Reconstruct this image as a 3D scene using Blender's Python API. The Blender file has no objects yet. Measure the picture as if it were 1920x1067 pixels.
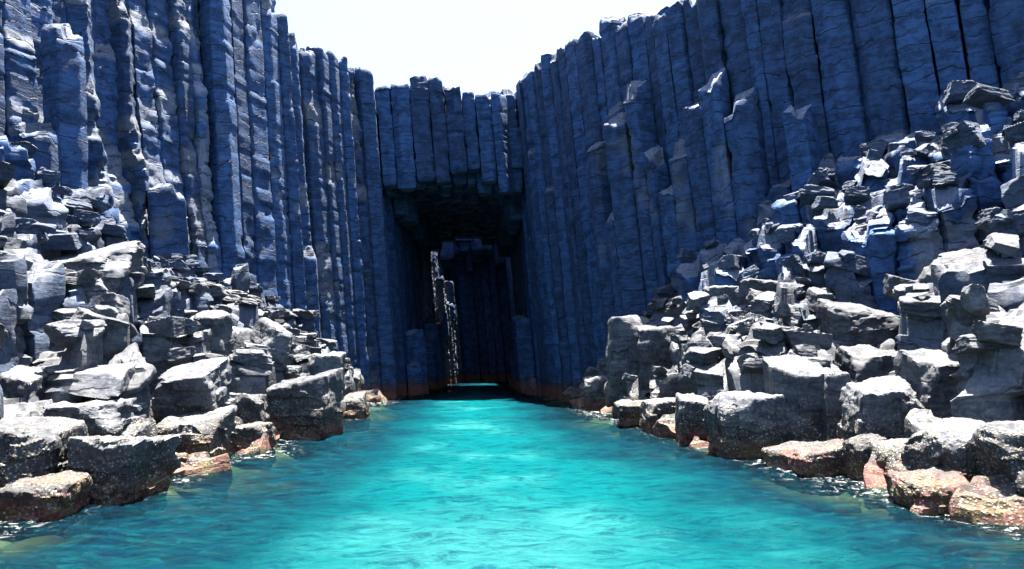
import bpy, math, random
import numpy as np

# ------------------------------------------------------------------ camera, sky, sun, exposure
scene = bpy.context.scene
COL = scene.collection
EYE = 2.5
FPX = 1371.0                      # focal length in pixels of the 1920 px wide photograph
PITCH = math.atan(142.0 / FPX)

cam_data = bpy.data.cameras.new("camera")
cam_data.sensor_width = 36.0
cam_data.lens = FPX / 1920.0 * 36.0
cam_data.clip_start = 0.1
cam_data.clip_end = 6000.0
cam = bpy.data.objects.new("camera", cam_data)
cam.location = (0, 0, EYE)
cam.rotation_euler = (math.pi / 2 + PITCH, 0, 0)
COL.objects.link(cam)
scene.camera = cam

SUN_EL = math.radians(80.0)
SUN_AZ = math.radians(10.0)       # clockwise from +Y (straight ahead) towards +X
world = bpy.data.worlds.new("World")
scene.world = world
world.use_nodes = True
wn = world.node_tree
wn.nodes.clear()
sky = wn.nodes.new("ShaderNodeTexSky")
sky.sky_type = 'NISHITA'
sky.sun_disc = False
sky.sun_elevation = SUN_EL
sky.sun_rotation = SUN_AZ
sky.air_density = 1.0
sky.dust_density = 2.4
sky.ozone_density = 6.0
bg = wn.nodes.new("ShaderNodeBackground")
bg.inputs["Strength"].default_value = 0.05
wo = wn.nodes.new("ShaderNodeOutputWorld")
wn.links.new(sky.outputs[0], bg.inputs[0])
wn.links.new(bg.outputs[0], wo.inputs[0])

sun_data = bpy.data.lights.new("sun", 'SUN')
sun_data.energy = 5.0
sun_data.angle = math.radians(0.5)
sun_data.color = (1.0, 0.93, 0.83)
sun = bpy.data.objects.new("sun", sun_data)
sun_dir = np.array([math.sin(SUN_AZ) * math.cos(SUN_EL), math.cos(SUN_AZ) * math.cos(SUN_EL), math.sin(SUN_EL)])
import mathutils
sun.rotation_euler = mathutils.Vector(sun_dir.tolist()).to_track_quat('Z', 'Y').to_euler()
sun.location = (10, 60, 60)
COL.objects.link(sun)

scene.view_settings.view_transform = 'Standard'
scene.view_settings.look = 'None'
scene.view_settings.gamma = 1.0
scene.view_settings.use_curve_mapping = False
scene.view_settings.exposure = 3.4
scene.render.engine = 'CYCLES'
scene.cycles.max_bounces = 5
scene.cycles.diffuse_bounces = 2
scene.cycles.glossy_bounces = 3
scene.cycles.transmission_bounces = 3
scene.cycles.transparent_max_bounces = 6
scene.cycles.sample_clamp_indirect = 4.0
scene.cycles.caustics_reflective = False
scene.cycles.caustics_refractive = False
scene.cycles.use_denoising = True
scene.cycles.use_adaptive_sampling = True
scene.cycles.adaptive_threshold = 0.03

LEAN = 0.092                      # every column of this cove leans a little to the left
rng = np.random.default_rng(11)
random.seed(11)

# ------------------------------------------------------------------ helpers
def ray(u, v):
    a = (u - 960.0) / FPX
    b = (533.5 - v) / FPX
    c, s = math.cos(PITCH), math.sin(PITCH)
    return np.array([a, c - b * s, s + b * c])

def at(u, v, Y):
    r = ray(u, v)
    return np.array([0, 0, EYE]) + r * (Y / r[1])

def on_water(u, v):
    r = ray(u, v)
    return np.array([0, 0, EYE]) + r * (-EYE / r[2])

def project(p):
    c, s = math.cos(PITCH), math.sin(PITCH)
    x, y, z = p[0], p[1], p[2] - EYE
    d = y * c + z * s
    b = -y * s + z * c
    return 960 + FPX * x / d, 533.5 - FPX * b / d, d

def _h(ix, iy, iz, seed):
    h = (ix.astype(np.uint32) * np.uint32(374761393) + iy.astype(np.uint32) * np.uint32(668265263)
         + iz.astype(np.uint32) * np.uint32(2147483647) + np.uint32((seed * 1274126177) & 0xffffffff))
    h = (h ^ (h >> np.uint32(13))) * np.uint32(1274126177)
    h = (h ^ (h >> np.uint32(16))) * np.uint32(2246822519)
    h ^= h >> np.uint32(15)
    return h.astype(np.float64) / 4294967295.0

def vnoise(p, seed=0):
    """value noise in -1..1"""
    f = np.floor(p)
    i = f.astype(np.int64)
    t = p - f
    t = t * t * (3 - 2 * t)
    r = 0
    for dx in (0, 1):
        wx = t[:, 0] if dx else 1 - t[:, 0]
        for dy in (0, 1):
            wy = t[:, 1] if dy else 1 - t[:, 1]
            for dz in (0, 1):
                wz = t[:, 2] if dz else 1 - t[:, 2]
                r = r + wx * wy * wz * _h(i[:, 0] + dx, i[:, 1] + dy, i[:, 2] + dz, seed)
    return r * 2 - 1

def fbm(p, octaves=3, seed=0, gain=0.5):
    a, s, r = 1.0, 1.0, 0
    for o in range(octaves):
        r = r + a * vnoise(p * s + 17.3 * o, seed + o)
        a *= gain
        s *= 2.03
    return r

def mesh_from(name, V, F, mat, sharp=None):
    """V (n,3), F list of quad index arrays / (m,4)"""
    me = bpy.data.meshes.new(name)
    V = np.asarray(V, dtype=np.float32)
    F = np.asarray(F, dtype=np.int32)
    k = F.shape[1]
    me.vertices.add(len(V))
    me.vertices.foreach_set("co", V.ravel())
    me.loops.add(F.size)
    me.loops.foreach_set("vertex_index", F.ravel())
    me.polygons.add(len(F))
    me.polygons.foreach_set("loop_start", np.arange(0, F.size, k, dtype=np.int32))
    me.polygons.foreach_set("use_smooth", np.ones(len(F), dtype=bool))
    me.update(calc_edges=True)
    if sharp is not None:
        me.set_sharp_from_angle(angle=math.radians(sharp))
    if mat is not None:
        me.materials.append(mat)
    return me

def obj(name, me, parent=None, loc=(0, 0, 0), rot=(0, 0, 0), scale=(1, 1, 1)):
    o = bpy.data.objects.new(name, me)
    o.location = loc
    o.rotation_euler = rot
    o.scale = scale
    if parent is not None:
        o.parent = parent
    COL.objects.link(o)
    return o

def tag(o, label=None, category=None, group=None, kind=None):
    if label: o["label"] = label
    if category: o["category"] = category
    if group: o["group"] = group
    if kind: o["kind"] = kind
    return o

# ------------------------------------------------------------------ materials
def new_mat(name):
    m = bpy.data.materials.new(name)
    m.use_nodes = True
    m.node_tree.nodes.clear()
    return m, m.node_tree

class NT:
    """small node-graph writer"""
    def __init__(self, nt):
        self.nt = nt
    def n(self, kind, **kw):
        nd = self.nt.nodes.new(kind)
        for k, v in kw.items():
            setattr(nd, k, v)
        return nd
    def link(self, a, b):
        self.nt.links.new(a, b)
    def math(self, op, a, b=None, clamp=False):
        nd = self.n("ShaderNodeMath", operation=op, use_clamp=clamp)
        for i, v in enumerate((a, b)):
            if v is None: continue
            if isinstance(v, (int, float)): nd.inputs[i].default_value = v
            else: self.link(v, nd.inputs[i])
        return nd.outputs[0]
    def mix(self, f, a, b, blend='MIX'):
        nd = self.n("ShaderNodeMix", data_type='RGBA', blend_type=blend)
        for s, v in ((nd.inputs[0], f), (nd.inputs[6], a), (nd.inputs[7], b)):
            if isinstance(v, (int, float)): s.default_value = v
            elif isinstance(v, tuple): s.default_value = v if len(v) == 4 else v + (1,)
            else: self.link(v, s)
        return nd.outputs[2]
    def ramp(self, f, lo, hi, a=0.0, b=1.0, smooth=True):
        nd = self.n("ShaderNodeMapRange", interpolation_type='SMOOTHSTEP' if smooth else 'LINEAR')
        self.link(f, nd.inputs[0])
        for i, v in ((1, lo), (2, hi), (3, a), (4, b)):
            nd.inputs[i].default_value = v
        return nd.outputs[0]
    def noise(self, vec, scale, detail=4, rough=0.55, dist=0.0):
        nd = self.n("ShaderNodeTexNoise")
        nd.inputs["Scale"].default_value = scale
        nd.inputs["Detail"].default_value = detail
        nd.inputs["Roughness"].default_value = rough
        nd.inputs["Distortion"].default_value = dist
        self.link(vec, nd.inputs["Vector"])
        return nd.outputs[0]
    def scaled(self, vec, s):
        nd = self.n("ShaderNodeVectorMath", operation='MULTIPLY')
        self.link(vec, nd.inputs[0])
        nd.inputs[1].default_value = s
        return nd.outputs[0]

def rock_material(name, dark, light, pale, bump=0.5, crust=1.0, pink=1.0, red=0.0, lit_fresh=(0.085, 0.090, 0.102), cracks=0.0):
    m, nt = new_mat(name)
    g = NT(nt)
    geo = g.n("ShaderNodeNewGeometry")
    pos = geo.outputs["Position"]
    sep = g.n("ShaderNodeSeparateXYZ")
    g.link(pos, sep.inputs[0])
    Z = sep.outputs[2]
    info = g.n("ShaderNodeObjectInfo")
    mid = g.noise(pos, 1.9, 6, 0.62)
    fine = g.noise(pos, 10, 5, 0.72)
    strat = g.noise(g.scaled(pos, (0.9, 0.9, 6.0)), 1.0, 4, 0.6, 0.8)
    tone = g.math('ADD', g.math('MULTIPLY', mid, 0.6), g.math('MULTIPLY', strat, 0.4))
    col = g.mix(g.ramp(tone, 0.41, 0.60), dark, light)
    col = g.mix(g.math('MULTIPLY', g.ramp(fine, 0.42, 0.72), 0.32), col, pale)
    spa = g.n("ShaderNodeAttribute", attribute_name="lit_spall")
    col = g.mix(g.math('MULTIPLY', spa.outputs["Fac"], 0.65), col, g.mix(g.ramp(fine, 0.3, 0.7), tuple(0.55 * c for c in lit_fresh), lit_fresh))  # broken faces paler, with sunlit brightness painted into the rock colour
    rust = g.ramp(tone, 0.60, 0.70)
    col = g.mix(g.math('MULTIPLY', rust, 0.35), col, (pale[0] * 1.0, pale[1] * 0.85, pale[2] * 0.6))
    var = g.math('ADD', g.math('MULTIPLY', info.outputs["Random"], 0.6), 0.7)
    vc = g.n("ShaderNodeCombineColor")
    for i in range(3): g.link(var, vc.inputs[i])
    col = g.mix(1.0, col, vc.outputs[0], 'MULTIPLY')
    hgt = g.math('ADD', g.math('MULTIPLY', mid, 1.0), g.math('MULTIPLY', strat, 0.35))
    hgt = g.math('ADD', hgt, g.math('MULTIPLY', fine, 0.16))
    if cracks > 0:
        zc = g.math('SUBTRACT', Z, g.math('MULTIPLY', sep.outputs[0], LEAN))
        zc = g.math('ADD', zc, g.math('MULTIPLY', g.noise(pos, 0.8, 3), 1.3))
        zc = g.math('ADD', zc, g.math('MULTIPLY', info.outputs["Random"], 7.0))
        fr = g.math('FRACT', g.math('MULTIPLY', zc, 1.5))
        crk = g.ramp(g.math('ABSOLUTE', g.math('SUBTRACT', fr, 0.5)), 0.012, 0.075, 1.0, 0.0)
        crk = g.math('MULTIPLY', crk, g.ramp(strat, 0.44, 0.52))
        col = g.mix(g.math('MULTIPLY', crk, 0.85 * cracks), col, tuple(0.3 * c for c in dark))
        hgt = g.math('SUBTRACT', hgt, g.math('MULTIPLY', crk, 0.8 * cracks))
    # tide zone: wet dark rock, pink coralline skin, oyster and barnacle crust
    wob = g.noise(pos, 1.1, 3)
    zz = g.math('ADD', Z, g.math('MULTIPLY', g.math('SUBTRACT', wob, 0.5), 1.6))
    wet = g.ramp(zz, 0.45, 1.4, 1.0, 0.0)
    col = g.mix(g.math('MULTIPLY', wet, 0.8), col, (0.012, 0.011, 0.010))
    low = g.ramp(zz, 0.16 + red, 0.62 + 1.2 * red, 1.0, 0.0)
    pk = g.mix(g.ramp(fine, 0.4, 0.62), (0.055, 0.014, 0.012), (0.125, 0.052, 0.034)) if not red else g.mix(g.ramp(fine, 0.4, 0.62), (0.105, 0.018, 0.017), (0.21, 0.066, 0.048))
    pk = g.mix(g.ramp(mid, 0.48, 0.58), pk, (0.070, 0.046, 0.014))
    col = g.mix(g.math('MULTIPLY', low, 0.8 * pink), col, pk)
    col = g.mix(g.ramp(zz, -0.35, 0.0, 0.85, 0.0), col, g.mix(g.ramp(mid, 0.42, 0.58), (0.018, 0.019, 0.008), (0.034, 0.026, 0.012)))
    vor = g.n("ShaderNodeTexVoronoi")
    vor.inputs["Scale"].default_value = 19.0
    g.link(pos, vor.inputs["Vector"])
    spot = g.ramp(vor.outputs["Distance"], 0.22, 0.55, 1.0, 0.0)
    patch = g.ramp(g.math('ADD', mid, g.math('MULTIPLY', fine, 0.5)), 0.62, 0.78)
    band = g.math('MULTIPLY', g.ramp(zz, 0.9, 1.8, 1.0, 0.0), g.ramp(zz, -0.25, 0.2))
    barn = g.math('MULTIPLY', g.math('MULTIPLY', spot, patch), g.math('MULTIPLY', band, crust))
    sepc = g.n("ShaderNodeSeparateColor")
    g.link(vor.outputs["Color"], sepc.inputs[0])
    bc = g.mix(sepc.outputs[0], (0.16, 0.135, 0.085), (0.045, 0.038, 0.024))
    bc = g.mix(g.math('GREATER_THAN', sepc.outputs[1], 0.75), bc, (0.20, 0.20, 0.20))
    col = g.mix(barn, col, bc)
    hgt = g.math('ADD', hgt, g.math('MULTIPLY', barn, 0.7))
    bmp = g.n("ShaderNodeBump")
    bmp.inputs["Strength"].default_value = bump
    bmp.inputs["Distance"].default_value = 0.12
    g.link(hgt, bmp.inputs["Height"])
    bs = g.n("ShaderNodeBsdfPrincipled")
    g.link(col, bs.inputs["Base Color"])
    bs.inputs["Roughness"].default_value = 0.8
    bs.inputs["Specular IOR Level"].default_value = 0.3
    g.link(bmp.outputs[0], bs.inputs["Normal"])
    out = g.n("ShaderNodeOutputMaterial")
    g.link(bs.outputs[0], out.inputs[0])
    return m

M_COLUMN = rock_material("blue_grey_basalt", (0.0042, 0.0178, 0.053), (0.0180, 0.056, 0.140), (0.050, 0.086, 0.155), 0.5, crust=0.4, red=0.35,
                         lit_fresh=(0.150, 0.158, 0.178), cracks=1.0)
M_SLATE = rock_material("slate_blue_basalt", (0.009, 0.017, 0.036), (0.030, 0.046, 0.078), (0.110, 0.120, 0.140), 0.42, crust=0.6, cracks=0.6)
M_RUBBLE = rock_material("grey_basalt", (0.018, 0.022, 0.031), (0.062, 0.066, 0.075), (0.170, 0.172, 0.175), 0.36, pink=0.95, cracks=0.45)

# ------------------------------------------------------------------ plan of the cove
WALL = np.array([(-29, -4), (-26, 6), (-23.5, 13), (-21, 18), (-18.4, 24), (-15.8, 30), (-13.0, 36.2), (-10.7, 42.6), (-7.7, 49.4),
                 (-7.7, 66), (-6.9, 82), (-6.7, 87), (0.7, 87), (1.5, 66), (2.35, 50.5),
                 (3.7, 46.2), (6.0, 42), (8.5, 38), (10.8, 34), (16, 28.5), (21, 25), (27, 20), (32, 10), (35, -4)], float)
SHORE_L = np.array([(-8.6, -6), (-7.9, 6), (-7.6, 11), (-7.3, 15), (-7.2, 21.5), (-7.7, 30), (-7.8, 34), (-8.2, 40), (-8.3, 44), (-7.6, 50)], float)
SHORE_R = np.array([(9, -6), (8.2, 6), (7.7, 11), (7.4, 13.5), (7.2, 16), (6.6, 18), (5.8, 21.4), (4.9, 28.6), (4.1, 38), (3.4, 45), (2.2, 50)], float)
H_L = np.array([(0, 14), (14, 13.5), (22, 12.6), (25.5, 11.0), (28, 9.0), (31.5, 7.8), (36, 6.4), (39, 5.4), (41, 3.4), (43, 1.8), (46, 0.6), (60, 0.3)], float)
H_R = np.array([(0, 16), (15, 15.5), (22, 14.6), (26, 13.6), (28.5, 12.4), (31, 11.4), (33, 10.2), (35, 8.6), (37, 6.6), (40, 3.2), (46, 0.6), (60, 0.3)], float)
CLIFF_H = 20.4

def seg_dist(P, A, B):
    d = B - A
    t = np.clip(((P - A) @ d) / (d @ d), 0, 1)
    q = A + t[:, None] * d
    return np.hypot(P[:, 0] - q[:, 0], P[:, 1] - q[:, 1])

def inside_cove(P):
    poly = WALL
    n = len(poly)
    r = np.zeros(len(P), bool)
    j = n - 1
    for i in range(n):
        xi, yi = poly[i]; xj, yj = poly[j]
        if yi != yj:
            c = ((yi > P[:, 1]) != (yj > P[:, 1])) & (P[:, 0] < (xj - xi) * (P[:, 1] - yi) / (yj - yi) + xi)
            r ^= c
        j = i
    return r

def wall_sd(P):
    """distance behind the cliff face: positive inside the rock"""
    P = np.atleast_2d(np.asarray(P, float))
    d = np.full(len(P), 1e9)
    for a, b in zip(WALL[:-1], WALL[1:]):
        d = np.minimum(d, seg_dist(P, a, b))
    return np.where(inside_cove(P), -d, d)

def wall_x(y, side):
    pts = WALL[:9] if side < 0 else WALL[14:][::-1]
    return np.interp(y, pts[:, 1], pts[:, 0])

def slope_height(x, y):
    yy_ = y
    """how high the broken columns stand at a point between shore and cliff (negative in the water)"""
    if x < 0:
        sx = np.interp(y, SHORE_L[:, 1], SHORE_L[:, 0]); wx = wall_x(y, -1); hw = np.interp(y, H_L[:, 0], H_L[:, 1])
        t = (sx - x) / max(sx - wx, 0.3); e = sx - x
    else:
        sx = np.interp(y, SHORE_R[:, 1], SHORE_R[:, 0]); wx = wall_x(y, 1); hw = np.interp(y, H_R[:, 0], H_R[:, 1])
        t = (x - sx) / max(wx - sx, 0.3); e = x - sx
    if e < 0:
        return -1.0
    t = min(t, 1.0)
    rim = min(1.0, e / 1.2) * min(1.4, hw * 0.5)
    return 0.15 + rim + (hw - min(1.4, hw * 0.5)) * t ** (1.12 if x < 0 else (1.0 if yy_ < 29 else 1.25))

# seeds of the columns: rows that follow the cliff face, then a jittered hexagonal lattice in front of it
S = 1.10
SF = 1.14
MOUTH = np.array([(-7.6, 49.6), (2.1, 50.4)], float)      # the cave mouth, closed above by hanging columns
seeds, roles = [], []
def add_seed(p, role, mind=0.85):
    for q in seeds:
        if abs(q[0] - p[0]) < mind and abs(q[1] - p[1]) < mind and math.hypot(q[0] - p[0], q[1] - p[1]) < mind: return
    seeds.append((float(p[0]), float(p[1]))); roles.append(role)
def along(line, s, spacing, phase):
    L = np.concatenate([[0], np.cumsum(np.hypot(*(line[1:] - line[:-1]).T))])
    t = phase * spacing
    while t < L[-1]:
        q = np.array([np.interp(t, L, line[:, 0]), np.interp(t, L, line[:, 1])])
        a = np.array([np.interp(t - 1.2, L, line[:, 0]), np.interp(t - 1.2, L, line[:, 1])])
        b = np.array([np.interp(t + 1.2, L, line[:, 0]), np.interp(t + 1.2, L, line[:, 1])])
        d = (b - a) / np.hypot(*(b - a))
        nrm = np.array([-d[1], d[0]])          # into the rock
        yield q + nrm * s, d, nrm
        t += spacing * rng.uniform(0.78, 1.22)
for line, rl in ((MOUTH, 'mouth'), (WALL[:9], 'wall'), (WALL[14:], 'wall'), (WALL[8:15], 'wall')):
    for k, (so, role) in enumerate(((0.60, rl), (-0.62, 'front' if rl == 'wall' else 'none'), (1.8, rl + '_back'), (3.0, 'none'))):
        for q, d, nrm in along(line, so, S, 0.5 + 0.5 * (k % 2)):
            q = q + d * rng.normal(0, 0.10) + nrm * rng.normal(0, 0.13)
            sd = wall_sd(q)[0]
            if rl == 'wall' and so > 0 and sd < 0.15: continue
            if rl == 'wall' and so < 0 and sd > -0.1: continue
            add_seed(q, role, 0.72)
y = -6.0
row = 0
grid = []
while y < 92:
    for k in range(-32, 34):
        p = np.array([k * SF + (0.5 * SF if row % 2 else 0.0) + rng.normal(0, 0.17), y + rng.normal(0, 0.17)])
        grid.append(p)
    y += SF * 0.866
    row += 1
grid = np.array(grid)
for p, d in zip(grid, wall_sd(grid)):
    if d < -1.05 and not 47.9 < p[1] < 51.9 and abs(p[0]) > 2.5 or (d < -1.05 and p[1] > 51.9): add_seed(p, 'field', 0.75)
pts = np.array(seeds)
SD = wall_sd(pts)

def cell_polygon(i):
    c = pts[i]
    poly = [np.array(c + np.array(o) * 2.0) for o in ((-1, -1), (1, -1), (1, 1), (-1, 1))]
    d2 = ((pts - c) ** 2).sum(1)
    for j in np.argsort(d2)[1:16]:
        mid = (pts[j] + c) / 2
        n = pts[j] - c
        out = []
        for a, b in zip(poly, poly[1:] + poly[:1]):
            da, db = (a - mid) @ n, (b - mid) @ n
            if da <= 0: out.append(a)
            if da * db < 0: out.append(a + (b - a) * (da / (da - db)))
        poly = out
    # drop tiny edges
    res = []
    for p in poly:
        if not res or np.hypot(*(p - res[-1])) > 0.16: res.append(p)
    if np.hypot(*(res[0] - res[-1])) < 0.16 and len(res) > 3: res.pop()
    return np.array(res)

def column_mesh(name, poly, c, z0, z1, mat, seed, dz=0.13, gap=0.042, flaky=0.0, per=4, bottom=False, dome=0.0, tilt=(0, 0), ragged=0.05, step=0.5, back=(0, 0), slab=0.0, scarps=(), inward=(0, 1)):
    """one basalt column: cell outline, cross joints, chisel bands, spalled edges, broken top; local to (c, 0)"""
    r_ = np.random.default_rng(seed)
    P = poly - c
    rad = np.hypot(P[:, 0], P[:, 1])
    P = P * (1 - gap / rad)[:, None]
    # round the corners a little and subdivide the sides
    ring = []
    n = len(P)
    for i in range(n):
        a, b = P[i], P[(i + 1) % n]
        L = np.hypot(*(b - a))
        k = max(2, int(round(per * L / 0.75)))
        e = min(0.022 / max(L, 0.2), 0.2)
        for t in [e] + list(np.linspace(e, 1 - e, k + 1)[1:-1]) + [1 - e]:
            ring.append(a + (b - a) * t)
    ring = np.array(ring)
    m = len(ring)
    zs = np.arange(z0, z1 + dz * 0.5, dz)
    zs[-1] = z1
    nz = len(zs)
    # cross joints
    joints = []
    z = z0 + r_.uniform(0, 0.8)
    while z < z1:
        joints.append(z)
        z += r_.choice([0.45, 0.7, 1.0, 1.6, 2.4]) * r_.uniform(0.8, 1.2) * (0.5 if slab else 1.0)
    joints = np.array(joints) if joints else np.array([z0 - 5.0])
    T = np.repeat(zs, m)
    X = np.tile(ring[:, 0], nz)
    Y = np.tile(ring[:, 1], nz)
    rr = np.hypot(X, Y)
    ux, uy = X / rr, Y / rr
    W = np.stack([X + c[0], Y + c[1], T], 1)
    Tw = T + 0.10 * vnoise(W * 1.1 + seed % 97, 5)
    seg = np.searchsorted(joints, Tw)
    offs = r_.normal(-0.3 * slab, 0.014 + 0.6 * slab, len(joints) + 1)
    sx = r_.normal(0, 0.016 + slab, len(joints) + 1)
    sy = r_.normal(0, 0.016 + slab, len(joints) + 1)
    dj = np.min(np.abs(Tw[:, None] - joints[None, :]), 1) if len(joints) else np.full(len(T), 9.0)
    D = offs[seg] - (0.045 + 0.6 * slab) * np.exp(-(dj / 0.06) ** 2)
    D += 0.017 * fbm(W * 1.4, 3, 31)
    # low bands across the faces
    D += 0.013 * vnoise(np.stack([W[:, 0] * 0.8, W[:, 1] * 0.8, T * 3.2 + 0.8 * vnoise(W * 1.5, 8)], 1), 9)
    # spalled flakes with small ledges
    sp = vnoise(np.stack([W[:, 0] * 0.9, W[:, 1] * 0.9, W[:, 2] * 0.35], 1), 12) + 0.5 * vnoise(W * 1.9, 13)
    spm = np.clip((sp - (0.55 - 0.85 * flaky)) / 0.22, 0, 1)
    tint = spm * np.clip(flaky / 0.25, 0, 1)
    lc = (T + 0.30 * vnoise(W * 2.3, 14)) / 0.34
    lay = np.floor(lc)
    flake = _h(lay.astype(np.int64) + 1000, np.floor(W[:, 0] * 2.2 + 500).astype(np.int64), np.floor(W[:, 1] * 2.2 + 500).astype(np.int64), seed % 53)
    D -= spm * (0.03 + (0.07 + 0.20 * flake * (lc - lay)) * (0.55 + 0.75 * flaky))
    # ragged, rounded head
    top = np.clip(1 - (z1 - T) / 0.32, 0, 1)
    D -= top ** 2 * (0.03 + 1.3 * ragged * np.clip(0.3 + vnoise(W * 1.8, 21), 0, 1.2))
    if bottom:
        bt = np.clip(1 - (T - z0) / 0.3, 0, 1)
        D -= bt ** 2 * 0.08
    X2 = X + ux * D + sx[seg]
    Y2 = Y + uy * D + sy[seg]
    # scarps: going up, the face steps back over a short rough slope
    rec = np.zeros(len(T))
    for (zc, hh, amount) in scarps:
        wv = 0.45 * vnoise(W * 1.3, seed % 89) + 0.25 * vnoise(W * 3.1, seed % 83)
        fr = np.clip((T - zc) / hh + 0.5 + wv * 0.5, 0, 1)
        kk = 3.0 + 4.0 * hh
        nn = vnoise(W * 2.7, 47) + 0.7 * vnoise(W * 5.3, 48)
        st = np.clip(np.round(fr * kk + 0.8 * nn) / kk, 0, 1)
        inm = np.clip(6 * fr, 0, 1) * np.clip(6 * (1 - fr), 0, 1)
        rec += amount * (0.15 * fr + 0.85 * st) + inm * 0.05 * (vnoise(W * 4.1, 49) + 0.6 * vnoise(W * 8.3, 46))
        tint = np.maximum(tint, np.clip(4 * fr, 0, 1) * np.clip(4 * (1 - fr), 0, 1))  # scarps also get the pale colour that paints sunlit flakes
    X2 = X2 + rec * inward[0]
    Y2 = Y2 + rec * inward[1]
    tx, ty = tilt
    topdrop = np.clip((T - (z1 - 0.9)) / 0.9, 0, 1)
    # the head broke along a rough tilted surface with one step
    ang = r_.uniform(0, 6.28); stp = r_.uniform(0.0, step); cut = r_.uniform(-0.25, 0.3)
    def topf(px, py):
        q = np.stack([px + c[0], py + c[1], np.full(len(px), z1)], 1)
        wv = 0.16 * vnoise(q * 2.2, 43)
        sd_ = np.clip((px * math.cos(ang) + py * math.sin(ang) - cut + wv) / 0.07, 0, 1)
        lay_ = np.round((tx * px + ty * py) / 0.16 + 0.6 * vnoise(q * 1.3, 44)) * 0.16
        return 0.35 * (tx * px + ty * py) + 0.65 * lay_ - stp * sd_ + ragged * (1.2 * fbm(q * 1.9, 4, 41))
    Z2 = T + LEAN * X2
    up_ = topdrop > 0
    Z2[up_] += topdrop[up_] * topf(X2[up_], Y2[up_])
    V = [np.stack([X2 - LEAN * T + back[0] * T, Y2 + back[1] * T, Z2], 1)]
    F = []
    idx = np.arange(nz * m).reshape(nz, m)
    a = idx[:-1]; b = idx[1:]
    F.append(np.stack([a, np.roll(a, -1, 1), np.roll(b, -1, 1), b], -1).reshape(-1, 4))
    # top cap (and under side for hanging columns)
    def cap(base_idx, rx, ry, zz_, up, dm):
        prev = base_idx
        start = nz * m + sum(len(v) for v in V[1:])
        mx, my = rx.mean(), ry.mean()
        rim = topf(rx, ry) if up > 0 else 0
        k = 0
        for f in ((0.93, 0.82, 0.69, 0.54, 0.38, 0.2, 0.02) if up > 0 else (0.8, 0.4, 0.02)):
            px = mx + (rx - mx) * f; py = my + (ry - my) * f
            if up > 0:
                pz = zz_ + LEAN * px + topf(px, py) + dm * (1 - f * f)
            else:
                pz = zz_ + LEAN * px - dm * (1 - f * f) + 0.06 * vnoise(np.stack([px + c[0], py + c[1], px * 0], 1) * 2.5, 45)
            V.append(np.stack([px - LEAN * zz_ + back[0] * zz_, py + back[1] * zz_, pz], 1))
            cur = np.arange(start + k * m, start + (k + 1) * m)
            quad = np.stack([prev, np.roll(prev, -1), np.roll(cur, -1), cur], -1)
            F.append(quad if up > 0 else quad[:, ::-1])
            prev = cur
            k += 1
    cap(idx[-1], X2[-m:], Y2[-m:], z1, 1, dome)
    if bottom:
        cap(idx[0], X2[:m], Y2[:m], z0, -1, 0.03)
    me = mesh_from(name, np.concatenate(V), np.concatenate(F), mat, 38)
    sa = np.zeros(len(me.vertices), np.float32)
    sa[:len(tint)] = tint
    sa[len(tint):] = 0.8  # broken heads painted pale so the sunlit tops look whiter
    me.attributes.new("lit_spall", 'FLOAT', 'POINT').data.foreach_set("value", sa)
    return me

# ------------------------------------------------------------------ the setting: cliffs
def structure(name, label):
    o = bpy.data.objects.new(name, None)
    COL.objects.link(o)
    tag(o, label=label, kind="structure")
    return o

cliff_left = structure("cliff_left", "tall cliff of blue basalt columns beside the left rock slope")
cliff_right = structure("cliff_right", "tall dark blue column cliff above the right rock slope")
cliff_back = structure("cliff_back", "column cliff at the end of the cove around the sea cave")
slope_left = structure("rock_slope_left", "slope of broken grey basalt under the left cliff")
slope_right = structure("rock_slope_right", "slope of broken grey basalt under the right cliff")

# solid rock behind the columns
def bedrock(name, line, depth, far, z0, z1, parent):
    n = len(line)
    nrm = []
    for i in range(n):
        a = line[max(0, i - 1)]; b = line[min(n - 1, i + 1)]
        d = (b - a) / np.hypot(*(b - a))
        nrm.append((-d[1], d[0]))
    nrm = np.array(nrm)
    inner = line + nrm * depth
    outer = line + nrm * far
    V = []
    for P in (inner, outer):
        for z in (z0, z1):
            V += [(p[0] - LEAN * z, p[1], z) for p in P]
    F = []
    i0, i1, o0, o1 = 0, n, 2 * n, 3 * n
    for i in range(n - 1):
        F.append((i0 + i, i0 + i + 1, i1 + i + 1, i1 + i))
        F.append((i1 + i, i1 + i + 1, o1 + i + 1, o1 + i))
        F.append((o1 + i, o1 + i + 1, o0 + i + 1, o0 + i))
    F.append((i0, i1, o1, o0)); F.append((i0 + n - 1, o0 + n - 1, o1 + n - 1, i1 + n - 1))
    me = mesh_from(name, V, F, M_COLUMN)
    me.polygons.foreach_set("use_smooth", np.zeros(len(me.polygons), bool))
    return obj(name, me, parent)

bedrock("bedrock", WALL[:9], 2.1, 26, -4, CLIFF_H - 1.2, cliff_left)
bedrock("bedrock", WALL[14:], 2.1, 26, -4, CLIFF_H - 1.2, cliff_right)
bedrock("bedrock", WALL[8:12], 1.5, 14, -4, CLIFF_H - 1.2, cliff_back)
bedrock("bedrock", WALL[11:13], 1.5, 14, -4, CLIFF_H - 1.2, cliff_back)
bedrock("bedrock", WALL[12:15], 1.5, 14, -4, CLIFF_H - 1.2, cliff_back)

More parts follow.
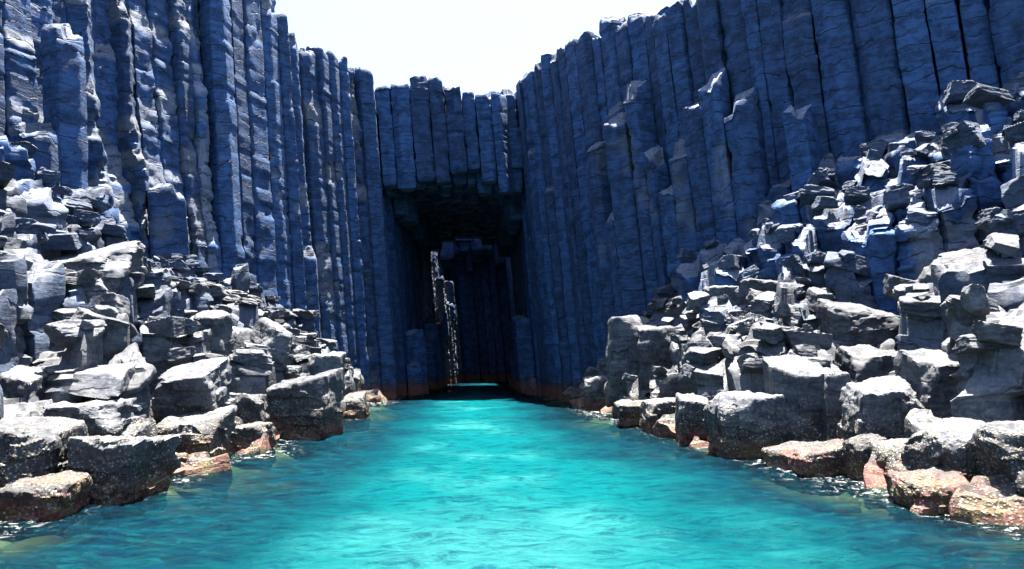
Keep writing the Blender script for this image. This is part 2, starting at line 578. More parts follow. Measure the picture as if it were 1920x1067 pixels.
ROOF_Z = 14.5
def roof_block(y0, y1, z0, z1, x0, x1):
    V = []
    for z in (z0, z1):
        for (x, yy) in ((x0, y0), (x1, y0), (x1, y1), (x0, y1)):
            V.append((x - LEAN * z, yy, z))
    F = [(3, 2, 1, 0), (4, 5, 6, 7), (0, 1, 5, 4), (1, 2, 6, 5), (2, 3, 7, 6), (3, 0, 4, 7)]
    me = mesh_from("cave_roof", V, F, M_COLUMN)
    me.polygons.foreach_set("use_smooth", np.zeros(len(me.polygons), bool))
    return obj("cave_roof", me, cliff_back)
roof_block(51.2, 76.0, ROOF_Z + 1.7, CLIFF_H - 1.25, -10.2, 4.4)
roof_block(83.0, 88.4, ROOF_Z + 1.7, CLIFF_H - 1.25, -10.2, 4.4)

# broken front columns whose heads show as ledges on the cliff faces (photo position of each head)
LEDGES = [(1345, 140), (1410, 178), (1490, 190), (1295, 262), (1200, 155), (1182, 220), (1222, 285), (1115, 268), (1268, 352), (1330, 190),
          (1385, 362), (1700, 268), (1795, 180), (1165, 400), (1560, 300), (1620, 285), (1210, 425), (1450, 340), (1905, 140), (1850, 215),
          (95, 40), (320, 345), (60, 225), (430, 500)]

def visible(cx, cy, zmax, margin=230):
    u, v, d = project((cx - LEAN * zmax, cy, zmax))
    u0, v0, d0 = project((cx, cy, 0.0))
    if d < 1 or d0 < 1: return False
    return (-margin < u < 1920 + margin) or (-margin < u0 < 1920 + margin)

front = [i for i in range(len(pts)) if roles[i] == 'front']
forced = {}
for (u, v) in LEDGES:
    best = None
    for i in front:
        x, yy = pts[i]
        if yy > 48 or i in forced: continue
        r = ray(u, v)
        z = EYE + r[2] * (yy - 0.3) / r[1]
        if not 3 < z < 19: continue
        pu, pv, _ = project((x - LEAN * z, yy, z))
        e = abs(pu - u)
        if best is None or e < best[0]: best = (e, i, z)
    if best and best[0] < 45:
        forced[best[1]] = best[2]

def skyline(x, yy):
    lift = np.interp(yy, (36, 42, 47.5, 49), (3.0, 2.5, 1.1, 1.45)) if x < 1.8 else np.interp(yy, (36, 44), (0.25, 1.1))
    return CLIFF_H + lift + 0.45 * math.sin(x * 0.9 + yy * 0.35) + rng.normal(0, 0.27)

n_col = 0
SKY0, SKY1 = 76.0, 83.0           # the hole in the cave roof
for i in range(len(pts)):
    x, yy = pts[i]
    role = roles[i]
    parent = cliff_left if x < -3.5 else cliff_right
    if yy > 47.8: parent = cliff_back
    hanging = role.startswith('mouth') or (role in ('front', 'field') and yy > 51.0 and not SKY0 < yy < SKY1)
    if role in ('wall', 'wall_back'):
        zt = skyline(x, yy)
        if not visible(x, yy, zt): continue
        inside = yy > 53
        rear = role == 'wall_back'
        if rear and inside: continue
        u, v, d = project((x - 0.9, yy, 11))
        flaky = 0.0
        back = (0, 0)
        scarps, inward = [], (0.7, 0.7)
        if x > 3 and not rear and rng.random() < 0.4:
            scarps = [(rng.uniform(7, 19), rng.uniform(0.25, 0.6), rng.uniform(0.12, 0.3))]
        if x < -3.5 and yy < 48:
            flaky = 0.5 if 120 < u < 440 else (0.28 if u < 640 else 0.3)
            if 425 < u < 510: flaky = 0.05
            inward = (-0.91, 0.41)
            many = int(rng.integers(3, 7)) if 90 < u < 425 else (0 if 425 <= u < 510 else int(rng.integers(0, 3)))
            if not rear:
                scarps = [(rng.uniform(7.5, 19.5), rng.uniform(0.3, 2.0), rng.uniform(0.10, 0.30)) for _ in range(many)]
        if x < -3.5 and 66 < yy < 84: flaky = 1.0
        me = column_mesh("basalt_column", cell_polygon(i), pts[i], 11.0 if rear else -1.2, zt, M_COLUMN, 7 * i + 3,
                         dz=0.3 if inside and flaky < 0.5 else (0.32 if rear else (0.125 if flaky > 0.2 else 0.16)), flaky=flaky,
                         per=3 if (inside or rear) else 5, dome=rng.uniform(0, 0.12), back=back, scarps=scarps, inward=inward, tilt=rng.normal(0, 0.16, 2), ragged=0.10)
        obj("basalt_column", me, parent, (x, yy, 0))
        n_col += 1
    elif hanging:
        mouth = role.startswith('mouth')
        zb = ROOF_Z + rng.normal(0, 0.16)
        u = 960 + FPX * (x - 1.3) / yy
        if role == 'mouth':
            if 832 < u < 905: zb += 1.15
            elif 765 < u < 832: zb += 0.45
            elif u > 945: zb -= 0.15
        elif mouth:
            zb += rng.uniform(-0.1, 0.3) + (0.6 if 832 < u < 905 else 0)
        else:
            zb += rng.uniform(0.2, 1.0) - (rng.uniform(0, 2.2) if role == 'front' else 0)
        if role == 'front' and rng.random() < 0.45 and yy < 73:
            obj("column_stump", column_mesh("column_stump", cell_polygon(i), pts[i], -1.0, rng.uniform(0.6, 6.5), M_COLUMN, 9 * i + 1, dz=0.22, per=3, ragged=0.12), cliff_back, (x, yy, 0))
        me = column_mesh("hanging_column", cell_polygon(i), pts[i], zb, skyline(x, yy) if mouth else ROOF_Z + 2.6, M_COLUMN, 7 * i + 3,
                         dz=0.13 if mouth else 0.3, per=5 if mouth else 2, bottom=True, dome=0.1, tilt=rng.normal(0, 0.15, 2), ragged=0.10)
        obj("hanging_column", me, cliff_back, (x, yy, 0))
    elif role == 'front' and SKY0 - 8 < yy < SKY1 and x < -3.5:
        # broken columns against the wall under the hole in the roof
        me = column_mesh("column_stump", cell_polygon(i), pts[i], -1.0, rng.uniform(8.5, 12.5), M_COLUMN, 7 * i + 3, dz=0.12, flaky=0.9, per=4, ragged=0.12)
        obj("column_stump", me, cliff_back, (x, yy, 0))

# ------------------------------------------------------------------ which boulders lie where (label, photo box, distance, depth, seed)
BOULDERS = []
def B(*args, **kw):
    BOULDERS.append((args, kw))
# left shore, near to far
B("low flat slab crusted with yellow barnacles in the bottom left corner", (15, 903, 152, 975), None, 1.3, 1, n=56, crusty=0.03)
B("pale topped barnacle boulder at the left picture edge behind the low flat slab", (-40, 800, 135, 935), 12.8, 2.0, 2, n=60, crusty=0.035)
B("big cube shaped boulder thick with barnacles beside the low flat slab", (135, 818, 297, 948), None, 2.0, 3, n=64, crusty=0.04, p=24)
B("rounded boulder with pale top and pinkish red foot in the water", (292, 774, 428, 868), None, 1.9, 4, n=56, crusty=0.025, p=10)
B("low brown crusted rock between the pink footed boulder and the boxy block", (420, 794, 512, 846), None, 1.4, 5, n=40, crusty=0.025)
B("boxy dark block with layered pale top at the left waterline", (428, 738, 515, 812), 23.0, 1.8, 6, n=48, p=40, strata=0.05)
B("slanting speckled corner block where the left slope meets the turquoise water", (508, 706, 632, 812), 23.6, 2.2, 7, n=52, p=34)
B("upright dark block ending the left slope before the cave", (582, 660, 642, 765), 28.5, 1.6, 8, n=44, p=34, strata=0.05)
B("pale wide slab above the pale topped barnacle boulder", (95, 754, 245, 822), 15.2, 1.6, 9, n=44, p=22, sink=0.3)
B("large square faced dark block in the lower left slope", (288, 688, 432, 765), 19.5, 1.7, 10, n=44, p=44, cuts=2, on_sea=False, strata=0.05)
B("small pinkish rock in the water below the upright dark block", (634, 742, 690, 786), None, 1.4, 11, n=36, p=10)
B("pale rounded block in the middle of the left slope", (360, 580, 440, 655), 23.5, 1.5, 12, n=36, p=14, on_sea=False, sink=0.2)
B("smooth sloping grey boulder on the far end of the left slope", (468, 608, 556, 684), 26.0, 1.8, 13, n=36, p=9, on_sea=False, rot=(0, 0.35, 0.3), sink=0.2)
B("dark overhanging block beside the pale wide slab", (0, 690, 100, 775), 15.5, 1.6, 14, n=40, p=36, on_sea=False)
B("large smooth faced block high on the left slope under the cliff", (58, 470, 280, 560), 21.0, 2.0, 15, n=44, p=30, on_sea=False, cuts=3, sink=0.2, strata=0.06)
# right shore
B("tall dark crusted boulder cut by the right picture edge", (1868, 798, 2010, 960), 11.6, 1.8, 21, n=64, crusty=0.035, p=22)
B("notched block with orange brown crust next to the tall dark boulder", (1748, 804, 1876, 938), 13.0, 1.6, 22, n=60, crusty=0.03, p=18)
B("low pinkish crusted rock awash at the bottom right", (1680, 888, 1812, 958), None, 1.2, 23, n=52, crusty=0.03, p=12)
B("small round rock below the big cube boulder with speckled top", (1588, 814, 1652, 872), 15.6, 1.0, 24, n=36, crusty=0.025, p=9)
B("tan crusted rock between the small round rock and the notched block", (1652, 832, 1756, 905), 14.4, 1.3, 25, n=48, crusty=0.03, p=12)
B("flat pink rock with white surf at its foot", (1466, 836, 1594, 892), None, 1.5, 26, n=48, crusty=0.015, p=10)
B("big cube boulder with white speckled top near the right shore", (1584, 718, 1716, 850), 16.4, 2.0, 27, n=60, crusty=0.03, p=26)
B("dark tall block standing behind the speckled cube boulder", (1700, 664, 1806, 820), 16.8, 1.8, 28, n=48, crusty=0.02, p=34)
B("large dark rounded block with a reddish foot on the right shore", (1330, 734, 1468, 862), 18.6, 2.2, 29, n=56, crusty=0.03, p=16)
B("dark columnar block with pale top right of the large rounded block", (1458, 690, 1528, 858), 18.4, 1.8, 30, n=48, crusty=0.02, p=34)
B("dark columnar block with a rusty foot left of the speckled cube boulder", (1524, 694, 1590, 852), 18.2, 1.8, 31, n=48, crusty=0.02, p=34)
B("pale rock with orange foot left of the large rounded block", (1268, 744, 1342, 828), 22.0, 1.6, 32, n=44, crusty=0.02, p=14)
B("pale low rock on the right shore halfway to the cave", (1204, 748, 1274, 806), 25.5, 1.5, 33, n=40, crusty=0.02, p=14)
B("upright dark pillar block with rounded top at the head of the right slope", (1142, 596, 1206, 730), 32.0, 1.7, 34, n=44, p=18, crusty=0.0, jit=0.03, taper=0.02)
B("shorter pillar block leaning beside the upright dark pillar", (1198, 612, 1262, 715), 31.0, 1.6, 35, n=40, p=24, crusty=0.0, jit=0.03, taper=0.02)
B("reddish rock at the foot of the upright dark pillar", (1094, 704, 1150, 764), 37.0, 1.8, 36, n=36, p=10)
B("small pink rock on the water between the reddish rock and the pale low rock", (1160, 756, 1220, 802), None, 1.3, 37, n=36, p=10)
B("large dark faced cube in the middle of the lower right slope", (1560, 648, 1700, 735), 19.6, 1.8, 38, n=44, p=40, cuts=2, on_sea=False)
B("bright white boulder in the sunlit middle of the right slope", (1376, 516, 1486, 602), 27.0, 1.9, 40, n=40, p=14, on_sea=False, sink=0.2)
B("rounded pale boulder next to the bright white boulder", (1318, 528, 1384, 592), 28.5, 1.5, 41, n=36, p=9, on_sea=False, sink=0.2)
B("large rounded boulder with dark hollow on the upper right slope", (1530, 570, 1690, 660), 21.5, 2.0, 43, n=44, p=11, strata=0.05, on_sea=False, sink=0.3)
B("long sunlit ledge block at the right picture edge", (1730, 470, 1960, 600), 20.0, 2.6, 44, n=48, p=24, on_sea=False, rot=(0.2, -0.22, 0), sink=0.2, strata=0.07)

def boulder_distance(box, Y):
    return on_water((box[0] + box[2]) / 2, box[3])[1] if Y is None else Y

def ground_limit(x, yy):
    """the slope stays below the foot of every boulder that stands free behind it"""
    lim = 99.0
    for args, kw in BOULDERS:
        box, depth = args[1], args[3]
        Yb = boulder_distance(box, args[2])
        if yy > Yb + depth * 0.75 or yy < Yb - (4.0 if kw.get('on_sea', True) else 1.3): continue
        for z in (0.0, 3.0):
            u = 960 + FPX * (x - LEAN * z) / yy
            if box[0] - 12 < u < box[2] + 12:
                r = ray(u, box[3] - (0.12 if kw.get('on_sea', True) else 0.38) * (box[3] - box[1]))
                lim = min(lim, EYE + r[2] * (yy - 0.4) / r[1])
    return lim

def hides_boulder(x, yy, z, size):
    u, v, d = project((x - LEAN * z, yy, z))
    w = 0.30 * size * FPX / d
    for args, kw in BOULDERS:
        box, depth = args[1], args[3]
        if yy > boulder_distance(box, args[2]) + depth * 0.8: continue
        if box[0] < u + w and u - w < box[2] and box[1] < v + w * 0.6 and v - w * 0.7 < box[3] - (0.3 if kw.get('on_sea', True) else 0.6) * (box[3] - box[1]): return True
    return False

# ------------------------------------------------------------------ slopes of broken columns
def dirs_cube(n):
    t = np.tan(np.linspace(-1, 1, n + 1) * math.pi / 4)
    a, b = np.meshgrid(t, t, indexing='ij')
    o = np.ones_like(a)
    faces = [np.stack(v, -1) for v in ((o, a, b), (-o, b, a), (b, o, a), (a, -o, b), (a, b, o), (b, a, -o))]
    V, F = [], []
    base = 0
    for f in faces:
        V.append(f.reshape(-1, 3))
        idx = base + np.arange((n + 1) ** 2).reshape(n + 1, n + 1)
        F.append(np.stack([idx[:-1, :-1], idx[1:, :-1], idx[1:, 1:], idx[:-1, 1:]], -1).reshape(-1, 4))
        base += (n + 1) ** 2
    V = np.concatenate(V); F = np.concatenate(F)
    key = np.round(V * 1e5).astype(np.int64)
    _, first, inv = np.unique(key, axis=0, return_index=True, return_inverse=True)
    V = V[first]; F = inv.reshape(-1)[F]
    return V / np.linalg.norm(V, axis=1)[:, None], F

_DC = {}
def stone_mesh(name, size, seed, n=14, mat=None, p=26, cuts=4, jit=0.14, strata=0.05, rough=0.03, crusty=0.0, taper=0.0):
    """an angular block of full size (sx, sy, sz) about its own middle, as a cut convex body with chips and ledges"""
    if n not in _DC: _DC[n] = dirs_cube(n)
    D, F = _DC[n]
    r_ = np.random.default_rng(seed)
    h = np.array(size) / 2.0
    d = D * h
    d = d / np.linalg.norm(d, axis=1)[:, None]
    N, K = [], []
    for ax in range(3):
        for sg in (-1, 1):
            nv = np.zeros(3); nv[ax] = sg
            nv = nv + r_.normal(0, jit, 3) * (np.array([1, 1, 1]) if ax < 2 else np.array([1, 1, 0]))
            if ax < 2: nv[2] += taper
            nv /= np.linalg.norm(nv)
            N.append(nv); K.append(h[ax] * r_.uniform(0.88, 1.0))
    for _ in range(cuts):
        sg = r_.choice([-1, 1], 3)
        w = r_.uniform(0.25, 1.0, 3)
        nv = sg * w / h
        nv /= np.linalg.norm(nv)
        K.append(abs(nv) @ h * r_.uniform(0.66, 0.86)); N.append(nv)
    N = np.array(N); K = np.array(K)
    q = np.maximum(d @ N.T, 0) / K
    r = (q ** p).sum(1) ** (-1.0 / p)
    V = d * r[:, None]
    sc = float(np.mean(h))
    o = r_.uniform(0, 50, 3)
    W = V + o
    if strata > 0:
        lay = np.floor((V[:, 2] + 0.10 * sc * vnoise(W * 1.7 / sc, seed % 31)) / (0.26 * max(h[2], 0.25)))
        hv = _h(lay.astype(np.int64) + 77, np.floor(W[:, 0] * 1.1 / sc).astype(np.int64), np.floor(W[:, 1] * 1.1 / sc).astype(np.int64), seed % 91)
        flat = 1 - np.abs(d[:, 2]) ** 4
        V[:, :2] *= (1 - strata * 2.6 * hv * flat)[:, None]
    disp = rough * sc * 2.0 * fbm(W * 1.6 / sc, 4, seed % 67)
    # hollow chips
    ch = vnoise(W * 1.2 / sc, seed % 41)
    disp -= np.clip(ch - 0.45, 0, 1) * 0.16 * sc
    if crusty > 0:
        wz = V[:, 2]
        disp += crusty * (np.abs(vnoise(W * 13.0, 3)) + 0.6 * np.abs(vnoise(W * 27.0, 4)) - 0.4)
    V = V + d * disp[:, None]
    return mesh_from(name, V, F, mat, 34)

slope_cells = []
for i in range(len(pts)):
    x, yy = pts[i]
    if roles[i] not in ('front', 'field') or yy > 48.2: continue
    z = slope_height(x, yy)
    if i in forced:
        z = forced[i]
    elif z < 0.05:
        continue
    else:
        z = z + rng.normal(0, 0.24 + 0.02 * z) - 0.15
        if roles[i] == 'front' and rng.random() < 0.25: z += rng.uniform(0.4, 1.6)
    lim = ground_limit(x, yy)
    if lim < 0.2 and z > lim: continue
    z = max(min(z, lim), 0.25)
    if not visible(x, yy, z, 160): continue
    slope_cells.append((i, x, yy, z))

n_stump = 0
for (i, x, yy, z) in slope_cells:
    par = slope_left if x < 0 else slope_right
    high = i in forced
    near = yy < 30
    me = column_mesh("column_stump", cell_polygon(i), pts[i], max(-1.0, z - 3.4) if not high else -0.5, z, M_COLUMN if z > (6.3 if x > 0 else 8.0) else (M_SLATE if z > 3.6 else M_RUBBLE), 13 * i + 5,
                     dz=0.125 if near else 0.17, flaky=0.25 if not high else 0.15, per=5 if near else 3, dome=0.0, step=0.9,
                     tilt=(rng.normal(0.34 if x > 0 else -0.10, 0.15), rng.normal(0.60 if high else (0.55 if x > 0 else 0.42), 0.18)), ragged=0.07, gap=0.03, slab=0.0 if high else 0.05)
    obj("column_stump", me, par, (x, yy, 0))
    n_stump += 1

# loose angular stones lying on the stumps: variants share their meshes
def variants(mat, first):
    r_ = np.random.default_rng(first)
    return [stone_mesh("stone", (1.0, r_.uniform(0.75, 1.0), r_.uniform(0.48, 0.85)), first + k, n=24, mat=mat, p=60, jit=0.17,
                       cuts=int(r_.integers(3, 7)), strata=r_.uniform(0.0, 0.05), rough=0.026) for k in range(18)]
VARIANTS = {"low": variants(M_RUBBLE, 900), "high": variants(M_SLATE, 950)}
count = {-1: 0, 1: 0}
def put_stone(x, yy, z, size, side, tilt=0.09):
    if hides_boulder(x, yy, z + 0.2 * size, size): return
    vs = VARIANTS["high" if z > 5.5 else "low"]
    hz = 0.28 * size
    obj("stone", vs[int(rng.integers(len(vs)))], slope_left if side < 0 else slope_right,
        (x - LEAN * z, yy, z + hz * (rng.uniform(-0.5, 0.3) if size > 0.72 else rng.uniform(0.1, 0.7))),
        (rng.normal(0.22 if side > 0 else 0.17, tilt), rng.normal(-0.17 if side > 0 else 0.05, tilt), rng.uniform(0, 6.28)),
        (size * rng.uniform(0.9, 1.3) * (1.05 if side < 0 else 1.0), size * rng.uniform(0.85, 1.15) * (1.05 if side < 0 else 1.0), size * rng.uniform(0.75, 1.15) * (0.85 if side < 0 else 1.0)))
    count[side] += 1

order = sorted(slope_cells, key=lambda c: rng.random())
for (i, x, yy, z) in order:
    side = -1 if x < 0 else 1
    if i in forced or yy > 42: continue
    upper = z > 6.3
    k = 2 + (rng.random() < 0.7) + (rng.random() < 0.5)
    for j in range(k):
        if count[side] >= 420: break
        size = rng.uniform(0.7, 1.1) if j == 0 else rng.uniform(0.28, 0.72)
        if rng.random() < (0.5 if upper else (0.75 if z < 1.1 else 0.25)): continue
        dx, dy = (rng.normal(0, 0.16, 2) if j == 0 else rng.uniform(-0.5, 0.5, 2))
        put_stone(x + dx, yy + dy, z + (0.12 if j else 0.0), size, side)

# ------------------------------------------------------------------ boulders one can single out
def boulder(label, box, Y, depth, seed, name="boulder", n=40, p=20, cuts=4, crusty=0.02, mat=None, sink=0.6, strata=0.055, rot=(0, 0, 0), rough=0.048, on_sea=True, taper=0.05, jit=0.12):
    u0, v0, u1, v1 = box
    if not on_sea:
        du, dv = 0.10 * (u1 - u0), 0.10 * (v1 - v0)
        u0, v0, u1, v1 = u0 + du, v0 + dv, u1 - du, v1
    if Y is None:
        Y = on_water((u0 + u1) / 2, v1)[1]
    Ym = Y + depth * 0.5
    a = at(u0, v1, Ym); b = at(u1, v0, Ym)
    w = b[0] - a[0]
    bot = at((u0 + u1) / 2, v1, Y)[2] - sink
    top = at((u0 + u1) / 2, v0, Ym)[2]
    hgt = top - bot
    me = stone_mesh(name, (w * 1.06, depth, hgt * 1.05), seed, n=max(int(n * 0.85), 36), mat=mat or M_RUBBLE, p=p * 1.6, cuts=cuts + 3, strata=strata, rough=rough, crusty=crusty, taper=taper, jit=jit)
    rot = (rot[0] + (0.10 if on_sea else 0.20), rot[1] - (0.05 if a[0] > 0 else 0.0), rot[2])     # beds dip towards the water
    o = obj(name, me, None, ((a[0] + b[0]) / 2, Ym, (top + bot) / 2), rot)
    tag(o, label, "boulder", "boulders along the waterline" if on_sea else "large blocks lying on the rock slopes")
    return o

for args, kw in BOULDERS:
    boulder(*args, **kw)

m, nt = new_mat("ochre_olive_rock")
g = NT(nt)
geo = g.n("ShaderNodeNewGeometry"); pos = geo.outputs["Position"]
c1 = g.mix(g.ramp(g.noise(pos, 2.2, 5), 0.4, 0.6), (0.014, 0.018, 0.006), (0.050, 0.032, 0.010))
bs = g.n("ShaderNodeBsdfPrincipled"); g.link(c1, bs.inputs["Base Color"]); bs.inputs["Roughness"].default_value = 0.85
out = g.n("ShaderNodeOutputMaterial"); g.link(bs.outputs[0], out.inputs[0])
M_OCHRE = m
for k, (u, v, w, d, top, lab) in enumerate((
        (1432, 884, 1.6, 1.2, -0.10, "submerged olive rock in front of the dark columnar blocks"),
        (1540, 912, 1.9, 1.2, -0.06, "submerged ochre rock just off the flat pink rock with surf"),
        (1640, 938, 1.8, 1.1, -0.08, "submerged ochre rock left of the low pinkish crusted rock"),
        (1790, 985, 1.9, 1.2, -0.07, "long submerged ochre rock below the low pinkish crusted rock"),
        (1900, 1000, 1.6, 1.1, -0.04, "submerged orange rock at the foot of the tall dark boulder"),
        (345, 893, 1.3, 1.0, -0.08, "submerged rusty rock below the pink footed boulder"),
        (55, 1000, 1.6, 1.1, -0.06, "submerged ochre rock before the low flat slab"))):
    p = on_water(u, v)
    me = stone_mesh("submerged_rock", (w, d, 0.9), 300 + k, n=30, mat=M_OCHRE, p=14, cuts=5, strata=0.02, rough=0.06)
    tag(obj("submerged_rock", me, None, (p[0], p[1] + 0.2, top - 0.62), (0, 0, rng.uniform(-0.4, 0.4))), lab, "rock", "rocks under the shallow water")

# ------------------------------------------------------------------ sea floor and water
def shore_depth(X, Y):
    """depth of the water, growing away from both shores"""
    sl = np.interp(Y, SHORE_L[:, 1], SHORE_L[:, 0]); sr = np.interp(Y, SHORE_R[:, 1], SHORE_R[:, 0])
    wl = np.interp(Y, WALL[8:12, 1], WALL[8:12, 0]); wr = np.interp(Y, WALL[12:15, 1][::-1], WALL[12:15, 0][::-1])
    sl = np.where(Y > 49.5, wl, sl); sr = np.where(Y > 50.0, wr, sr)
    e = np.minimum(X - sl, sr - X)
    return e

def graded(parts):
    out = []
    for a, b, n in parts:
        out.append(np.linspace(a, b, n, endpoint=False))
    return np.concatenate(out + [np.array([parts[-1][1]])])

gx = graded([(-420, -30, 12), (-30, -10.5, 20), (-10.5, 11.5, 200), (11.5, 34, 22), (34, 420, 12)])
gy = graded([(-1500, -60, 14), (-60, 4, 40), (4, 22, 190), (22, 50, 170), (50, 92, 60)])
GX, GY = np.meshgrid(gx, gy, indexing='ij')
fx, fy = GX.ravel(), GY.ravel()
e = shore_depth(fx, fy)
edge = e + 0.7 * vnoise(np.stack([fx * 0.5, fy * 0.5, fx * 0], 1), 71)
depth = np.clip(edge, -1, 9)
idx = np.arange(len(fx)).reshape(GX.shape)
FQ = np.stack([idx[:-1, :-1], idx[1:, :-1], idx[1:, 1:], idx[:-1, 1:]], -1).reshape(-1, 4)
# waves: short chop over a low swell, calmer in the cave
P = np.stack([fx, fy, 0 * fx], 1)
calm = np.clip(1.15 - fy / 70.0, 0.35, 1.0)
wz = 0.030 * np.sin(fx * 0.9 + fy * 1.5 + 1.5 * vnoise(P * 0.3, 61)) + 0.055 * vnoise(P * np.array([1.0, 1.6, 1]), 62) \
    + 0.035 * vnoise(P * np.array([2.3, 3.6, 1]) + 5, 63) + 0.016 * vnoise(P * np.array([5.0, 7.5, 1]) + 9, 64)
wz *= calm

m, nt = new_mat("sea_water")
g = NT(nt)
geo = g.n("ShaderNodeNewGeometry"); pos = geo.outputs["Position"]
att = g.n("ShaderNodeAttribute", attribute_name="shore_distance")
dep = att.outputs["Fac"]
wob = g.math('ADD', dep, g.math('MULTIPLY', g.math('SUBTRACT', g.noise(pos, 0.55, 4), 0.5), 2.6))
body = g.mix(g.ramp(wob, 0.8, 4.2), (0.002, 0.006, 0.011), (0.001, 0.017, 0.024))
body = g.mix(g.math('MULTIPLY', g.ramp(wob, 2.6, 6.2), 0.97), body, (0.001, 0.053, 0.058))
sand = g.math('MULTIPLY', g.ramp(g.noise(g.scaled(pos, (1, 0.8, 1)), 0.30, 4), 0.46, 0.66), g.ramp(wob, 3.5, 6.0))
body = g.mix(g.math('MULTIPLY', sand, 0.75), body, (0.012, 0.090, 0.091))
rip = g.noise(g.scaled(pos, (0.7, 1.5, 1.0)), 3.2, 7, 0.7, 0.6)
margin = g.ramp(wob, 2.4, 5.2, 1.0, 0.0)
body = g.mix(g.math('MULTIPLY', margin, g.ramp(rip, 0.50, 0.62, 0.0, 0.75)), body, (0.0015, 0.030, 0.036))
body = g.mix(g.math('MULTIPLY', margin, g.ramp(rip, 0.48, 0.36, 0.0, 0.8)), body, (0.0008, 0.0045, 0.012))  # light and dark sides of ripples painted into the water colour
off = g.n("ShaderNodeVectorMath", operation='SUBTRACT'); g.link(pos, off.inputs[0]); off.inputs[1].default_value = (-0.3, 9.6, 0)
ln = g.n("ShaderNodeVectorMath", operation='LENGTH'); g.link(g.scaled(off.outputs[0], (1.0, 0.62, 0.0)), ln.inputs[0])
bank = g.ramp(g.math('ADD', ln.outputs["Value"], g.math('MULTIPLY', g.noise(pos, 0.6, 4), 2.2)), 1.6, 4.2, 0.5, 0.0)
body = g.mix(bank, body, (0.020, 0.098, 0.100))
wave_shade = g.noise(g.scaled(pos, (0.75, 1.6, 1.0)), 2.4, 8, 0.74, 0.8)
body = g.mix(g.ramp(wave_shade, 0.46, 0.64, 0.0, 0.68), body, (0.0006, 0.016, 0.030))  # wave shading painted as dark patches in the water colour
chop = g.math('ADD', g.noise(g.scaled(pos, (0.8, 1.5, 1.0)), 3.4, 6, 0.66, 0.5), g.math('MULTIPLY', g.noise(g.scaled(pos, (0.9, 1.4, 1.0)), 15.0, 3, 0.6), 0.25))
bmp = g.n("ShaderNodeBump"); bmp.inputs["Strength"].default_value = 1.0; bmp.inputs["Distance"].default_value = 0.14
g.link(chop, bmp.inputs["Height"])
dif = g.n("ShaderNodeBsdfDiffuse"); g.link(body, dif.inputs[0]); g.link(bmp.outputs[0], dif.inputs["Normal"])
tra = g.n("ShaderNodeBsdfTransparent"); tra.inputs[0].default_value = (0.55, 0.80, 0.72, 1)
ms = g.n("ShaderNodeMixShader")
g.link(g.ramp(wob, 0.0, 3.0, 0.26, 1.0), ms.inputs[0]); g.link(tra.outputs[0], ms.inputs[1]); g.link(dif.outputs[0], ms.inputs[2])
glo = g.n("ShaderNodeBsdfGlossy"); glo.inputs["Roughness"].default_value = 0.03; g.link(bmp.outputs[0], glo.inputs["Normal"])
fre = g.n("ShaderNodeFresnel"); fre.inputs[0].default_value = 1.33; g.link(bmp.outputs[0], fre.inputs["Normal"])
ms2 = g.n("ShaderNodeMixShader")
g.link(g.math('MULTIPLY', fre.outputs[0], 0.25), ms2.inputs[0]); g.link(ms.outputs[0], ms2.inputs[1]); g.link(glo.outputs[0], ms2.inputs[2])
# thin broken foam where the water laps the rocks
foam = g.math('MULTIPLY', g.ramp(dep, -0.3, 1.3, 1.0, 0.0), g.ramp(g.noise(pos, 5.0, 6, 0.75, 0.6), 0.55, 0.62))
fo = g.n("ShaderNodeBsdfDiffuse"); fo.inputs[0].default_value = (0.30, 0.31, 0.32, 1)
ms3 = g.n("ShaderNodeMixShader")
g.link(foam, ms3.inputs[0]); g.link(ms2.outputs[0], ms3.inputs[1]); g.link(fo.outputs[0], ms3.inputs[2])
out = g.n("ShaderNodeOutputMaterial"); g.link(ms3.outputs[0], out.inputs[0])
M_WATER = m

me = mesh_from("water", np.stack([fx, fy, wz], 1), FQ, M_WATER)
at_ = me.attributes.new("shore_distance", 'FLOAT', 'POINT')
at_.data.foreach_set("value", depth.astype(np.float32))
tag(obj("water", me), "turquoise sea water filling the cove and the cave", kind="structure")

m, nt = new_mat("sea_floor")
g = NT(nt)
geo = g.n("ShaderNodeNewGeometry"); pos = geo.outputs["Position"]
c1 = g.mix(g.ramp(g.noise(pos, 1.3, 5), 0.4, 0.62), (0.040, 0.032, 0.011), (0.100, 0.066, 0.026))
c1 = g.mix(g.ramp(g.noise(pos, 0.6, 3), 0.48, 0.6), c1, (0.018, 0.030, 0.012))
bs = g.n("ShaderNodeBsdfPrincipled"); g.link(c1, bs.inputs["Base Color"]); bs.inputs["Roughness"].default_value = 0.9
out = g.n("ShaderNodeOutputMaterial"); g.link(bs.outputs[0], out.inputs[0])
sx_ = graded([(-420, -30, 8), (-30, 34, 160), (34, 420, 8)]); sy_ = graded([(-1500, -60, 10), (-60, 0, 30), (0, 92, 200)])
SX, SY = np.meshgrid(sx_, sy_, indexing='ij')
ex = shore_depth(SX.ravel(), SY.ravel())
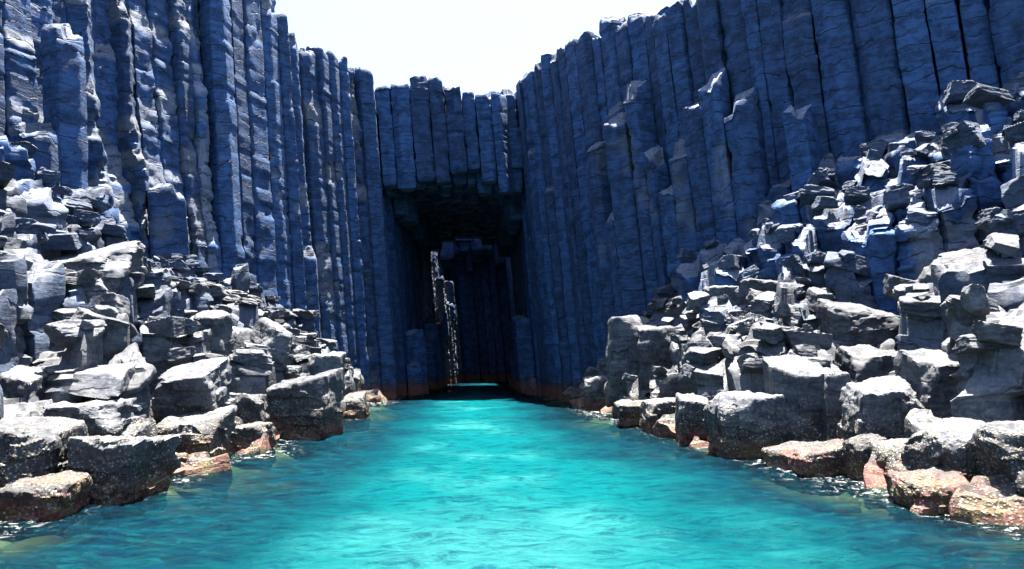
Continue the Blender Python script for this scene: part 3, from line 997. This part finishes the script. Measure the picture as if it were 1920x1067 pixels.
fz = -0.35 - 0.42 * np.clip(ex, -0.3, 9) + 0.22 * fbm(np.stack([SX.ravel() * 0.9, SY.ravel() * 0.9, 0 * ex], 1), 3, 81)
fz = np.minimum(fz, -0.15)
idx = np.arange(SX.size).reshape(SX.shape)
FQ2 = np.stack([idx[:-1, :-1], idx[1:, :-1], idx[1:, 1:], idx[:-1, 1:]], -1).reshape(-1, 4)
tag(obj("sea_floor", mesh_from("sea_floor", np.stack([SX.ravel(), SY.ravel(), fz], 1), FQ2, m)), "ochre and green sea floor seen through the shallows", kind="structure")

# leave out stones that lie wholly buried or behind others (a coarse depth map of the slopes, boulders and cliffs)
bpy.context.view_layer.update()
BW, BH = 480, 268
buf = np.full(BW * BH, 1e9)
def splat(o):
    n = len(o.data.vertices)
    co = np.empty(n * 3, np.float32)
    o.data.vertices.foreach_get("co", co)
    M = np.array(o.matrix_world)
    w = co.reshape(-1, 3) @ M[:3, :3].T + M[:3, 3]
    c_, s_ = math.cos(PITCH), math.sin(PITCH)
    d = w[:, 1] * c_ + (w[:, 2] - EYE) * s_
    q = -w[:, 1] * s_ + (w[:, 2] - EYE) * c_
    i = ((960 + FPX * w[:, 0] / d) / 1920 * BW).astype(int)
    j = ((533.5 - FPX * q / d) / 1067 * BH).astype(int)
    ok = (d > 1) & (i >= 0) & (i < BW) & (j >= 0) & (j < BH)
    return (j * BW + i)[ok], d[ok]
kept = {}
for o in scene.objects:
    if o.type == 'MESH' and o.name.split(".")[0] in ("stone", "column_stump", "boulder", "basalt_column"):
        k, d = splat(o)
        np.minimum.at(buf, k, d)
        if o.name.startswith("stone"): kept[o.name] = (k, d)
for nm, (k, d) in kept.items():
    if len(k) and (d <= buf[k] + 0.12).sum() < 5:
        bpy.data.objects.remove(bpy.data.objects[nm])

tris = sum(len(me.polygons) * 2 for me in bpy.data.meshes)
left = [o for o in scene.objects if o.name.split(".")[0] == "stone"]
print("columns", n_col, "stumps", n_stump, "stones", len(left), sum(o.location.x < 0 for o in left), "objects", len(scene.objects), "tris", tris)
